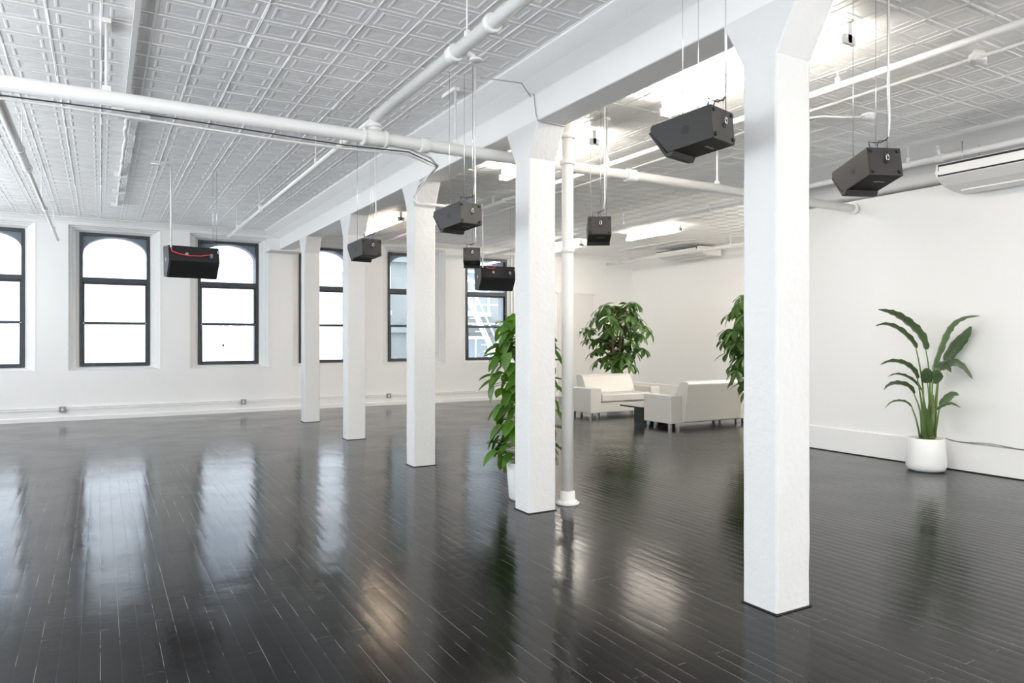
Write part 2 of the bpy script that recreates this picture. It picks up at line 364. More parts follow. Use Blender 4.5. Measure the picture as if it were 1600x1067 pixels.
# ------------------------------------------------------------------ beam and columns
CX0, CX1, CY0, CP, CW = 3.388, 3.685, 2.78, 2.75, .253
b = MB()
prof = [(CX0, 3.56), (CX1, 3.56), (CX1, 3.8), (3.80, 3.90), (3.94, 3.985), (3.94, 4.02), (3.13, 4.02), (3.13, 3.985), (3.27, 3.90), (CX0, 3.8)]
b.prism(prof, 'Y', YB+.001, YW-.001)
b.box(3.18, 3.9, 15.9, YW-.002, 3.53, 3.8)
tag(b.build('ceiling_beam', M['beam'], bevel=.012, seg=3), 'long white stepped plaster beam running over the row of columns', 'beam')
clab = ['thick white plaster column nearest the viewer, right of centre', 'white column with the leafy climbing plant behind it', 'third white column from the front, midway along the row',
        'fourth white column, next to last before the windows', 'farthest white column of the row, closest to the windows']
for k in range(-3, 5):
    y0 = CY0+k*CP; y1 = y0+CW
    if k in (-3, -2, -1): continue
    m = MB(); pf = [(y0, 0), (y1, 0), (y1, 3.26), (y1+.165, 3.57), (y0-.165, 3.57), (y0, 3.26)]
    # subdivided shaft for slightly uneven plaster
    zs = [0.004]+[.2*j for j in range(1, 17)]+[3.26, 3.42, 3.57]
    rings = []
    rnd = random.Random(k+40)
    for z in zs:
        e = 0 if z <= 3.26 else .165*(z-3.26)/.31
        j = .002
        ring = []
        c = .016
        pts = [(CX0, y0-e, 1, 1), (CX1, y0-e, -1, 1), (CX1, y1+e, -1, -1), (CX0, y1+e, 1, -1)]
        for q, (x, y, sx, sy) in enumerate(pts):
            jx, jy = rnd.uniform(-j, j), rnd.uniform(-j, j)
            p1 = (x+jx, y+sy*c+jy); pm = (x+sx*c*.3+jx, y+sy*c*.3+jy); p2 = (x+sx*c+jx, y+jy)
            ring += [p1, pm, p2] if q in (0, 2) else [p2, pm, p1]
        rings.append([(x, y, z) for x, y in ring])
    n = 12; vs = [p for r in rings for p in r]; fs = []
    for i in range(len(rings)-1):
        for q in range(n): fs.append((i*n+q, i*n+(q+1) % n, (i+1)*n+(q+1) % n, (i+1)*n+q))
    m.add(vs, fs, False); m.add(vs, [tuple(range(n))])
    root = thing('column', clab[k], 'column', (CX0+.15, y0+.126, 0), 'white plaster columns')
    m.build('shaft', M['plaster'], root)
    MB().box(CX0-.006, CX1+.006, y0-.006, y1+.006, 0, .008).build('base_joint', M['wgap'], root)

# ------------------------------------------------------------------ pipes
def hanger(parent, p, ztop, r, name='hanger'):
    x, y, z = p; m = MB().tube([(x, y, z+r), (x, y, ztop)], .006, 8).box(x-.02, x+.02, y-.02, y+.02, ztop-.03, ztop)
    return m
def collar(p, axis, r, ln):
    x, y, z = p; d = Vector((1, 0, 0)) if axis == 'X' else (Vector((0, 1, 0)) if axis == 'Y' else Vector((0, 0, 1)))
    c = Vector(p); return MB().tube([c-d*ln/2, c-d*ln*.42, c+d*ln*.42, c+d*ln/2], [r*.9, r, r, r*.9], 20)
# main pipe crossing the room
py_, pz = 6.1, 3.40
t = thing('sprinkler_main', 'thick white main pipe crossing the whole room under the ceiling', 'pipe', (0, py_, pz))
MB().tube([(XL+.0, py_, pz), (XR, py_, pz)], .056, 24).build('pipe', M['pipe'], t)
for x, ln in ((2.12, .20), (2.02, .03), (2.22, .03), (2.6, .09), (3.99, .16), (5.05, .14), (8.98, .04)):
    collar((x, py_, pz), 'X', .072 if ln > .05 else .078, ln).build('coupling', M['pipe'], t)
for x in (.04, 2.92, 4.72, 6.38):
    m = MB().tube([(x, py_, pz+.05), (x, py_, CZ-.03)], .012, 10).box(x-.03, x+.03, py_-.012, py_+.012, pz-.058, pz+.09).box(x-.03, x+.03, py_-.03, py_+.24, CZ-.045, CZ-.012)
    m.build('hanger', M['pipe'], t)
# standpipe by the second column
t = thing('standpipe', 'slim white round standpipe on a floor flange beside the second column', 'pipe', (3.94, 5.69, 0))
sx, sy = 3.935, 5.70
MB().tube([(sx, sy, .01), (sx, sy, 3.8)], .057, 24).build('pipe', M['pipe'], t)
MB().lathe([(.0, .0), (.115, 0), (.115, .016), (.085, .03), (.075, .045), (.072, .12), (.06, .13)], sx, sy).build('floor_flange', M['pipe'], t)
for q in range(6):
    a = q*PI/3; MB().lathe([(0, .03), (.011, .03), (.011, .016)], sx+.098*math.cos(a), sy+.098*math.sin(a), 8).build('bolt', M['pipe'], t)
collar((sx, sy, 2.46), 'Z', .068, .045).build('coupling', M['pipe'], t)
collar((sx, sy, 3.32), 'Z', .074, .05).build('coupling', M['pipe'], t)
collar((sx, sy, 3.58), 'Z', .078, .06).build('coupling', M['pipe'], t)
# branch pipe left of the beam
bx, bz = 2.12, 3.575
t = thing('branch_pipe', 'white branch pipe running towards the windows just left of the beam', 'pipe', (bx, py_, bz))
MB().tube([(bx, YB+.05, bz), (bx, py_+.02, bz)], .045, 20).build('pipe', M['pipe'], t)
MB().tube([(bx, py_+.02, bz), (bx, 14.5, bz)], .027, 16).build('thin_pipe', M['pipe'], t)
MB().tube([(bx, py_, pz+.045), (bx, py_, bz)], .045, 20).tube([(bx, py_, pz+.06), (bx, py_, pz+.085)], .062, 20).tube([(bx, py_, bz-.08), (bx, py_, bz-.05)], .06, 20).build('riser', M['pipe'], t)
for y, ln in ((3.9, .05), (4.45, .09), (7.0, .05), (11.2, .07), (13.3, .06), (2.3, .06)):
    collar((bx, y, bz), 'Y', .062 if y < 5.9 else .045, ln).build('coupling', M['pipe'], t)
for y in (1.9, 4.25, 8.1, 11.4, 13.5):
    MB().tube([(bx, y, bz+.02), (bx, y, CZ-.01)], .006, 8).box(bx-.012, bx+.012, y-.02, y+.02, bz+.03, bz+.085).build('hanger', M['pipe'], t)
MB().tube([(bx, 4.35, bz), (bx+.10, 4.35, bz-.035)], .022, 10).lathe([(0, -.01), (.04, -.01), (.05, 0), (.02, .015)], bx+.12, 4.35, 14, bz-.05).build('sprinkler_head', M['pipe'], t)
# left pipe near the windows
lx, lz = -.70, 3.5
t = thing('branch_pipe', 'white branch pipe at the far left running towards the first window', 'pipe', (lx, py_, lz))
MB().tube([(lx, py_+.02, lz), (lx, 9.6, lz)], .040, 16).build('pipe', M['pipe'], t)
MB().tube([(lx, 9.55, lz), (lx, YW-.3, lz)], .022, 14).build('thin_pipe', M['pipe'], t)
MB().tube([(lx, py_, pz+.045), (lx, py_, lz)], .04, 16).build('riser', M['pipe'], t)
for y in (8.6, 9.5, 12.4, 14.4): collar((lx, y, lz), 'Y', .05 if y < 9.6 else .036, .07).build('coupling', M['pipe'], t)
for y in (8.9, 11.7, 14.6): MB().tube([(lx, y, lz+.02), (lx, y, CZ-.01)], .006, 8).box(lx-.012, lx+.012, y-.02, y+.02, lz+.03, lz+.08).build('hanger', M['pipe'], t)
# flat surface conduit and lumpy old pipe on the ceiling
tag(MB().box(.21, .25, YB+.05, 8.3, CZ-.05, CZ-.011).build('surface_conduit', M['pipe']), 'flat white conduit strip fixed straight along the left ceiling', 'conduit')
t = thing('old_gas_pipe', 'lumpy bright white painted pipe with brackets on the left ceiling', 'pipe', (.25, 8.4, CZ-.06))
rnd = random.Random(3)
pts = [(.25+rnd.uniform(-.010, .010)+(.0 if y > 8.6 else 0), y, CZ-.055+rnd.uniform(-.006, .006)) for y in [8.5+.18*k for k in range(33)]]
MB().tube(pts, [.02+rnd.uniform(-.004, .006) for _ in pts], 10).build('pipe', M['trim'], t)
MB().box(.10, .36, 8.28, 8.42, CZ-.06, CZ-.01).box(.16, .46, 8.48, 8.58, CZ-.07, CZ-.01).build('junction_plate', M['trim'], t)
for y in (11.6, 12.9, 14.2): MB().box(.16, .34, y-.03, y+.03, CZ-.085, CZ-.012).build('bracket', M['trim'], t)
# right bay pipes
def pipe_run(name, lab, x, z, y0, y1, r, hang, cols=(), clen=.07):
    t = thing(name, lab, 'pipe', (x, y0, z))
    MB().tube([(x, y0, z), (x, y1, z)], r, 18).build('pipe', M['pipe'], t)
    for y in cols: collar((x, y, z), 'Y', r*1.35, clen).build('coupling', M['pipe'], t)
    for y in hang: MB().tube([(x, y, z+r*.6), (x, y, CZ-.01)], .006, 8).box(x-.01, x+.01, y-.018, y+.018, z+r*.9, z+r+.05).build('hanger', M['pipe'], t)
    return t
pipe_run('heating_pipe', 'white ceiling pipe in the right bay between the lamps and the wall', 5.67, 3.85, YB+.05, 16.2, .030, (1.5, 4.0, 7.3, 10.4, 13.5), (6.0, 10.0))
t = pipe_run('sprinkler_pipe', 'white pipe on hangers just under the cove along the right wall', 8.6, 3.745, YB+.05, 16.2, .036, (5.1, 7.9, 10.6, 13.2), (4.72, 8.4, 11.5), .09)
MB().tube([(8.6, 4.72, 3.76), (8.56, 4.72, 3.84)], .02, 8).tube([(8.56+.03*math.cos(a*PI/6), 4.72, 3.87+.03*math.sin(a*PI/6)) for a in range(13)], .006, 6).build('sprinkler_head', M['pipe'], t)
pipe_run('sprinkler_pipe', 'white pipe along the far right wall over the plants and sofas', 12.55, 3.74, YJ+.05, 16.2, .036, (9.0, 11.6, 15.2), (12.1,))
t = thing('electrical_conduit', 'thin white electrical conduit with a round junction box on the right ceiling', 'conduit', (6.22, 3.1, 3.9))
MB().tube([(6.2, YB+.05, 3.9), (6.2, 16.1, 3.9)], .014, 10).build('pipe', M['pipe'], t)
MB().lathe([(0, 3.875), (.055, 3.875), (.065, 3.885), (.065, 3.93), (.03, 3.98), (0, 3.98)], 6.24, 3.12, 20).tube([(6.14, 3.12, 3.9), (6.34, 3.12, 3.9)], .026, 10).build('junction_box', M['pipe'], t)
t = thing('smoke_detector', 'round white smoke detector fed by a bent conduit on the right ceiling', 'smoke detector', (7.07, 4.62, 3.95))
MB().lathe([(0, 3.93), (.05, 3.93), (.062, 3.945), (.065, 3.97), (.075, 3.975), (.075, 3.992), (0, 3.992)], 7.07, 4.62, 24).build('housing', M['metalwhite'], t)
cp = [atF(1357, 186, 7.5)]
MB().tube([(6.2, 5.1, 3.93), (6.4, 5.08, 3.965), (6.5, 4.98, 3.955), (6.6, 4.83, 3.955), (6.8, 4.76, 3.955), (7.0, 4.65, 3.96)], .013, 8).build('conduit', M['pipe'], t)
# cable bundle hanging under the main pipe and turning down onto the third column
def cable(name, pts, r, m, lab, grp=None):
    return tag(MB().tube(pts, r, 8).build(name, m), lab, 'cable', grp)
def bundle(off, zoff, yoff):
    pts = [(x, py_+.09+yoff, pz-.035+zoff+.012*math.sin(x*1.7+off)) for x in [XL+.1+.35*k for k in range(19)]]
    pts += [(2.5, py_+.12+yoff, pz-.03+zoff*.6), (2.85, 6.55, pz+.0+zoff), (3.1, 6.9+off*.02, pz+.04), (3.25, 7.5+off*.02, pz+.06), (3.34, 8.0, pz+.02+.02*off), (3.365, 8.15+.02*off, pz-.03), (3.37, 8.18+.02*off, pz-.10)]
    return pts
cable('electrical_cable', bundle(0, .02, 0), .011, M['cable'], 'white cable bundled beneath the main pipe, uppermost of the bundle')
cable('electrical_cable', bundle(1.1, -.025, .02), .006, M['dcable'], 'thin dark cable sagging beneath the main pipe')
cable('electrical_cable', bundle(2.3, -.05, .05), .010, M['cable'], 'white cable beneath the main pipe, lowest of the bundle')
# conduit across the top of the third column
t = thing('conduit_elbow', 'white conduit bend wrapping the top of the third column', 'conduit', (3.36, 8.05, 3.3))
MB().tube([(3.35, 8.2, 3.36), (3.35, 8.12, 3.30), (3.36, 8.06, 3.255), (3.40, 8.02, 3.245), (3.74, 8.02, 3.25)], .018, 12).build('pipe', M['pipe'], t)
MB().tube([(3.72, 8.02, 3.25), (3.84, 8.02, 3.25)], .030, 14).build('fitting', M['pipe'], t)
# thin cable climbing along the beam and wrapping the second column capital
cable('low_voltage_wire', [atF(750, 121, 4.9), atF(815, 130, 5.0), atF(829, 151, 5.6), (3.375, 5.50, 3.84), (3.375, 5.42, 3.80), (3.378, 5.39, 3.62), (3.38, 5.36, 3.55), (3.5, 5.355, 3.545), (3.66, 5.36, 3.54)], .0035, M['outlet'], 'thin dark wire stapled over the beam onto the second column capital')

# ------------------------------------------------------------------ fluorescent lamps
def lamp(x, y0, y1, lab, tm='tube'):
    t = thing('fluorescent_lamp', lab, 'lamp', (x, y0, 3.85), 'lit fluorescent ceiling lamps')
    MB().prism([(x-.022, 3.84), (x-.025, 3.99), (x+.025, 3.99), (x+.022, 3.84)], 'Y', y0, y1).build('housing', M['metalwhite'], t)
    for dx in (-.045, .045): MB().tube([(x+dx, y0+.03, 3.85), (x+dx, y1-.03, 3.85)], .017, 12).build('tube', M[tm], t)
    for y in (y0+.015, y1-.015): MB().box(x-.065, x+.065, y-.015, y+.015, 3.83, 3.90).build('end_cap', M['metalwhite'], t)
LX = 4.9
lamp(LX, 3.35, 5.4, 'bright lamp nearest the viewer, passing behind the nearest column')
lamp(LX, 6.55, 8.7, 'glowing lamp seen on both sides of the second column')
lamp(LX, 12.6, 14.8, 'warm lamp glowing between the third and fourth columns', 'tube_warm')
lamp(10.35, 10.9, 12.6, 'lamp over the sofas near the far right ceiling unit', 'tube_soft')
lamp(7.9, -1.2, 1.0, 'added unseen lamp just right of the viewpoint close to the right wall')  # added out of view to brighten the right wall and ceiling
lamp(LX+.05, -3.6, -1.5, 'added unseen lamp well behind the viewpoint', 'tube_soft')  # extra lamp out of view, general fill
lamp(12.3, 7.75, 9.4, 'added unseen lamp round the corner of the right wall', 'tube_fill')  # hidden lamp added to brighten the far right bay
lamp(11.0, 7.75, 8.6, 'added unseen lamp round the corner of the right wall, nearer the corner', 'tube_fill')  # second hidden fill lamp for the far bay
lamp(10.0, 13.9, 15.6, 'small distant lamp beside the standpipe near the far corner')
lamp(13.0, 7.75, 9.3, 'added unseen lamp round the corner of the right wall, deepest in the recess', 'tube_fill')  # third hidden fill lamp for the far bay
lamp(7.4, -3.2, -1.0, 'added unseen lamp behind the viewpoint close to the right wall', 'tube')  # off-view lamp added as fill for the near right side

# ------------------------------------------------------------------ air conditioners
def ac(x0, x1, z0, z1, ya, yb, lab, flip=False):
    t = thing('air_conditioner', lab, 'air conditioner', ((x0+x1)/2, ya, z1), 'ceiling air conditioners')
    w = x1-x0; h = z1-z0
    pf = [(x0+.02, z0+h*.42), (x0, z0+h*.60), (x0+.03, z1-.01), (x0+.08, z1), (x1, z1), (x1, z0+h*.05), (x1-.12*w, z0), (x1-.45*w, z0+h*.02), (x1-.75*w, z0+h*.16), (x0+.08, z0+h*.33)]
    MB().prism(pf, 'Y', ya, yb, False).build('body', M['ac'], t, bevel=.012, seg=3)
    # recessed black gap with a white louver in it on the front face
    def P(u, d): # u 0..1 up the front face
        zz = z0+h*(.46+.46*u); xx = x0+.012-.004*u+abs(u-.35)*.012; return (xx-d, zz)
    a, b_ = P(0, .012), P(1, .012)
    MB().prism([P(0, .010), P(1, .010), (P(1, 0)[0]+.03, P(1, 0)[1]), (P(0, 0)[0]+.03, P(0, 0)[1])], 'Y', ya+.035, yb-.035).build('outlet_slot', M['acdark'], t)
    MB().prism([P(.10, .022), P(.80, .022), P(.80, .0), P(.10, .0)], 'Y', ya+.05, yb-.05).build('louver', M['ac'], t, bevel=.003)
    MB().box(x0+.5*w, x1-.10, ya+.10, yb-.10, z0-.004, z0+.03).build('intake_grille', M['ac'], t, bevel=.004)
    for y in (ya+.2, yb-.2):
        for x in (x0+.2, x1-.15): MB().tube([(x, y, z1-.01), (x, y, CZ-.01 if x < 8.5 or x1 > 10 else 3.86)], .006, 8).build('hanging_rod', M['steel'], t)
    return t
ac(8.31, 9.02, 3.33, 3.62, 2.7, 4.62, 'white air conditioner under the cove at the upper right edge')
ac(12.78, 13.6, 3.70, 3.92, 12.87, 14.42, 'distant white air conditioner under the ceiling above the sofas')
# refrigerant lines by the far unit
cable('refrigerant_line', [(12.0, 15.0, 3.975), (12.0, 12.7, 3.975), (12.3, 12.4, 3.975)], .014, M['cable'], 'pale pipe line on the ceiling beside the distant air conditioner')

# ------------------------------------------------------------------ speakers
def stick(p, q, r, m, name, t, n=8): return MB().tube([p, q], r, n).build(name, m, t)
def small_speaker(cx, cy, F, bearing, pitch, lab, top_px=None, h=.19, w=.235, L1=.41, L2=.29):
    # local frame: +y points where the slanted grille faces, the footed end panel is at y=0, origin at end panel centre
    o = atF(cx, cy, F)
    t = thing('hanging_speaker', lab, 'speaker', o, 'small black hanging speakers')
    R = Matrix.Rotation(-math.radians(bearing), 4, 'Z') @ Matrix.Rotation(-math.radians(pitch), 4, 'X')
    T = Matrix.Translation(o) @ R
    def B(m, name, mt, **k): return m.xf(T).build(name, mt, t, **k)
    pf = [(0, -h/2), (0, h/2), (L1-.015, h/2), (L1, h/2-.015), (L1, h/2-.035), (L2+.012, -h/2)]
    B(MB().prism(pf, 'X', -w/2, w/2), 'cabinet', M['black'], bevel=.004)
    a, b_ = Vector((0, L1, h/2-.03)), Vector((0, L2+.012, -h/2-.012))
    d = (b_-a).normalized(); nrm = Vector((0, -d.z, d.y)); nrm = nrm if nrm.y > 0 else -nrm
    vs = [a, b_, b_+nrm*.02, a+nrm*.02]
    B(MB().prism([(v.y, v.z) for v in vs], 'X', -w/2+.004, w/2-.004), 'grille', M['grille'], bevel=.003)
    B(MB().prism([(L2-.03, -h/2), (L2+.035, -h/2), (L2+.03, -h/2-.022), (L2-.01, -h/2-.028)], 'X', -w/2, w/2), 'bottom_lip', M['black'], bevel=.003)
    for sx in (-1, 1):
        for sz in (-1, 1):
            B(MB().tube([(sx*(w/2-.025), -.012, sz*(h/2-.025)), (sx*(w/2-.025), .002, sz*(h/2-.025))], [.010, .013], 12), 'foot', M['rubber'])
    for sx in (-1, 1):
        B(MB().tube([(sx*(w/2+.001), L1*.42, 0), (sx*(w/2-.01), L1*.42, 0)], .028, 20).tube([(sx*(w/2+.003), L1*.42, 0), (sx*(w/2-.01), L1*.42, 0)], .010, 10), 'pole_socket', M['rubber'])
    B(MB().tube([(.01, -.006, 0), (.01, .01, 0)], .016, 12), 'eyebolt_plate', M['rubber'])
    ring = [(.01+.010*math.cos(k*PI/5), -.014, .022+.022*math.sin(k*PI/5)) for k in range(11)]
    B(MB().tube(ring, .0035, 8), 'shackle', M['steel'])
    B(MB().box(-.02, .06, L2*.35, L2*.35+.016, -h/2-.001, -h/2+.004), 'badge', M['outlet'])
    # plugs and loop of black cable
    for x in (-w*.28, -w*.05):
        B(MB().tube([(x, .045, h/2-.002), (x, .045, h/2+.028)], [.009, .007], 10), 'plug', M['blue'])
    lp = [(-w*.28, .045, h/2+.028), (-w*.30, .04, h/2+.055), (-w*.16, .035, h/2+.05), (0, .02, h/2+.045), (w*.12, .005, h/2+.06), (w*.18, 0, h/2+.075)]
    B(MB().tube(lp, .0045, 8), 'cable_loop', M['dcable'])
    B(MB().tube([(-w*.05, .045, h/2+.028), (-w*.03, .03, h/2+.06), (w*.10, .0, h/2+.05), (w*.18, 0, h/2+.075)], .004, 8), 'cable_loop', M['dcable'])
    top = T @ Vector((w*.18, 0, h/2+.075))
    up = Vector((top.x+.02, top.y+.01, 3.8 if 3.13 < top.x < 3.94 else CZ-.01))
    MB().tube([top, top+(up-top)*.1+Vector((.012, 0, 0)), top+(up-top)*.5, up], .007, 8).build('power_cable', M['cable'], t)
    s = T @ Vector((.01, -.014, .04)); MB().tube([s, (s.x, s.y, CZ-.01 if not 3.13 < s.x < 3.94 else 3.8)], .0022, 6).build('suspension_wire', M['steel'], t)
    for sx in (-.35, .35):
        s = T @ Vector((sx*w, L1*.5, h/2-.003)); MB().tube([s, (s.x, s.y, CZ-.01 if not 3.13 < s.x < 3.94 else 3.8)], .0018, 6).build('suspension_wire', M['steel'], t)
    return t
YD = 30.14

small_speaker(1130, 195, 4.0, YD-43, 5, 'large looking black speaker hanging in front of the nearest column, lit lamp behind it')
small_speaker(1383, 252, 4.6, YD-7, 10, 'black hanging speaker near the right wall, with blue plugs on top')
small_speaker(736, 333, 6.2, YD-40, 5, 'grey-black hanging speaker between the second and third columns, highest of that cluster')
small_speaker(581, 386, 8.0, YD-36, 4, 'hanging speaker between the third and fourth columns')
small_speaker(937, 352, 7.1, YD+4, 9, 'square-on hanging speaker right of the standpipe')
small_speaker(737, 397, 9.8, YD-2, 9, 'small distant speaker hanging square-on just above the wider black one')

def wide_speaker(cx, cy, F, bearing, tilt, lab, Wd=.66, red=True):
    o = atF(cx, cy, F)
    t = thing('wide_hanging_speaker', lab, 'speaker', o, 'wide black hanging speakers')
    T = Matrix.Translation(o) @ Matrix.Rotation(-math.radians(bearing), 4, 'Z') @ Matrix.Rotation(math.radians(tilt), 4, 'X')
    def B(m, name, mt, **k): return m.xf(T).build(name, mt, t, **k)
    # -y faces the viewer: upper connector panel, lower slanted grille
    pf = [(.20, .20), (-.13, .22), (-.20, .02), (-.07, -.22), (.12, -.22)]
    B(MB().prism(pf, 'X', -Wd/2, Wd/2), 'cabinet', M['deep_black'], bevel=.006)
    B(MB().prism([(-.203, .012), (-.075, -.214), (-.09, -.222), (-.22, .005)], 'X', -Wd/2+.012, Wd/2-.012), 'grille', M['grille'], bevel=.003)
    n = Vector((0, -.0, 0))
    def onp(u, v): # point on connector panel
        return Vector((u, -.13-.07*(1-v), .02+.2*v))
    for sx in (-1, 1):
        B(MB().tube([(sx*(Wd/2+.002), .0, .02), (sx*(Wd/2-.01), 0, .02)], .030, 20), 'pole_socket', M['outlet'])
        for (y, z) in ((.16, .16), (-.10, .18), (-.03, -.18), (.09, -.18)):
            B(MB().tube([(sx*(Wd/2+.004), y, z), (sx*(Wd/2-.01), y, z)], .010, 10), 'foot', M['rubber'])
    for u, v in ((-.10, .45), (.22, .45)):
        c = onp(u, v); B(MB().tube([c+Vector((0, -.012, .004)), c+Vector((0, .01, 0))], .022, 14), 'socket', M['outlet'])
    c = onp(.22, .35); B(MB().tube([c+Vector((0, -.03, 0)), c], .016, 10), 'plug', M['blue'])
    if red:
        cp = [onp(-.30, .85), onp(-.29, .6), onp(-.2, .45), onp(-.08, .36), onp(.08, .38), onp(.2, .5)]
        B(MB().tube([p+Vector((0, -.02, 0)) for p in cp], .007, 8), 'red_cable', M['red'])
    else:
        cp = [onp(-.24, .95), onp(-.2, .8), onp(-.1, .8), onp(-.05, .98)]
        B(MB().tube([p+Vector((0, -.02, 0)) for p in cp], .007, 8), 'red_cable', M['red'])
    rg = onp(.32, .7); B(MB().tube([(rg.x+.012*math.cos(k*PI/5), rg.y-.02, rg.z+.03*math.sin(k*PI/5)) for k in range(11)], .005, 6), 'shackle', M['steel'])
    s = T @ (onp(-.30, .85)+Vector((0, -.02, 0))); MB().tube([s, (s.x, s.y, CZ-.012)], .012, 8).tube([(s.x, s.y, CZ-.03), (s.x-.25, s.y, CZ-.03)], .010, 8).build('power_cable', M['cable'], t)
    for u in (.26, .31):
        s = T @ Vector((u, -.1, .21)); MB().tube([s, (s.x, s.y, CZ-.012)], .0022, 6).build('suspension_wire', M['steel'], t)
    return t
wide_speaker(299, 410, 10.0, -7, 6, 'wide black speaker with a red cable hanging before the left windows')
wide_speaker(773, 435, 12.8, 7, 6, 'wide black speaker hanging before the window beside the second column', red=False)

# ------------------------------------------------------------------ sofas and table
def sofa(x0, x1, yf, depth, face, lab, arm=.27):
    # face=-1: seat opens to -Y ; face=+1: opens to +Y.  yf is the Y of the open front
    t = thing('sofa', lab, 'sofa', ((x0+x1)/2, yf+face*-1*depth/2, 0), 'cream leather sofas')
    s = -face # direction from front to rear
    def Y(d): return yf+s*d
    def box(a, b_, d0, d1, z0, z1, name, bev=.014):
        y0, y1 = sorted((Y(d0), Y(d1))); return MB().box(a, b_, y0, y1, z0, z1).build(name, M['leather'], t, bevel=bev, seg=4)
    box(x0, x0+arm, 0, depth-.06, .085, .585, 'armrest'); box(x1-arm, x1, 0, depth-.06, .085, .585, 'armrest')
    box(x0+arm+.002, x1-arm-.002, .02, depth-.05, .085, .30, 'base', .015)
    box(x0+arm+.004, x1-arm-.004, -.02, depth-.25, .30, .47, 'seat_cushion', .035)
    # leaning backrest
    pf = [(Y(depth-.30), .30), (Y(depth-.02), .10), (Y(depth+.10), .80), (Y(depth+.08), .83), (Y(depth-.06), .84), (Y(depth-.10), .82)]
    pf = [(Y(depth-.34), .44), (Y(depth-.30), .12), (Y(depth-.02), .10), (Y(depth+.10), .79), (Y(depth+.07), .835), (Y(depth-.08), .84), (Y(depth-.13), .80)]
    MB().prism(pf, 'X', x0+arm-.0+.003, x1-arm-.003).build('backrest', M['leather'], t, bevel=.014, seg=4)
    for x in (x0+.06, x0+arm-.03, x1-arm+.03, x1-.06):
        for d in (.06, depth-.14):
            y = Y(d); MB().box(x-.025, x+.025, y-.025, y+.025, 0, .09).build('leg', M['steel'], t, bevel=.003)
    return t
sofa(8.64, 10.50, 11.69, .80, -1, 'cream sofa facing us, beneath the tall umbrella plant')
sofa(8.79, 10.78, 10.23, .78, 1, 'cream sofa turned away, showing its back and left arm')
t = thing('coffee_table', 'low glossy black coffee table between the two cream sofas', 'table', (9.6, 10.85, 0))
MB().box(8.96, 10.3, 10.45, 11.15, .27, .30).build('tabletop', M['gloss'], t, bevel=.004)
MB().box(9.2, 9.95, 10.62, 11.0, 0, .27).build('pedestal', M['gloss'], t, bevel=.003)

# ------------------------------------------------------------------ plants
def leaf(mb, base, dirv, up, L, Wd, droop=.3, fold=.25, n=6, shape='lance'):
    dirv = dirv.normalized(); side = dirv.cross(up)
    side = side.normalized() if side.length > 1e-4 else Vector((1, 0, 0)); upv = side.cross(dirv).normalized()
    vs = []; p = Vector(base); d = dirv.copy()
    for i in range(n+1):
        u = i/n
        w = {'lance': math.sin(PI*min(1, u*.96+.04))**.8*(1-.25*u), 'heart': (math.sin(PI*(u*.82+.18))**.7)*(1-u*.35) if u < 1 else 0, 'obov': math.sin(PI*u**1.35)**.8}[shape]*Wd/2
        if i == n: w = .001
        vs += [p-side*w+upv*w*fold, p.copy(), p+side*w+upv*w*fold]
        d = (d-Vector((0, 0, 1))*droop/n).normalized(); upv = side.cross(d).normalized(); p = p+d*(L/n)
    fs = []
    for i in range(n):
        a = i*3; fs += [(a, a+1, a+4, a+3), (a+1, a+2, a+5, a+4)]
    mb.add(vs, fs, True)
    return p
def pot_mesh(cx, cy, r, h, t, taper=.06):
    pf = [(0, 0), (r*.72, 0), (r*.90, .012), (r*.985, .05), (r, .10), (r*(1-taper*.4), h*.6), (r*(1-taper), h-.008), (r*(1-taper)-.008, h), (r*(1-taper)-.022, h-.008), (r*(1-taper)-.025, h-.05), (0, h-.05)]
    MB().lathe(pf, cx, cy, 48).build('pot', M['pot'], t)
    MB().lathe([(r*(1-taper)-.026, h-.035), (r*.5, h-.02), (0, h-.012)], cx, cy, 24).build('soil', M['soil'], t)
# bird of paradise by the right wall
BX, BY = 8.72, 4.95
t = thing('bird_of_paradise', 'tall arching broad-leaved plant in a round white pot by the right wall', 'plant', (BX, BY, 0))
pot_mesh(BX, BY, .222, .40, t, .10)
F0 = BX*math.sin(YAW)+BY*math.cos(YAW)
def bp(cx, cy, dF=0):
    px, py = 1350+cx/3.81, 470+cy/3.81
    p = atF(px, py, F0+dF)
    if p.x > 8.98:
        r_ = ray(px, py); k = 8.98/r_.x; p = r_*k+Vector((0, 0, CH))
    return p
def smooth(pts, n=5):
    out = []
    for i in range(len(pts)-1):
        p0 = pts[max(i-1, 0)]; p1 = pts[i]; p2 = pts[i+1]; p3 = pts[min(i+2, len(pts)-1)]
        for k in range(n):
            u = k/n; out.append(.5*((2*p1)+(p2-p0)*u+(2*p0-5*p1+4*p2-p3)*u*u+(3*p1-p0-3*p2+p3)*u**3))
    out.append(pts[-1].copy()); return out
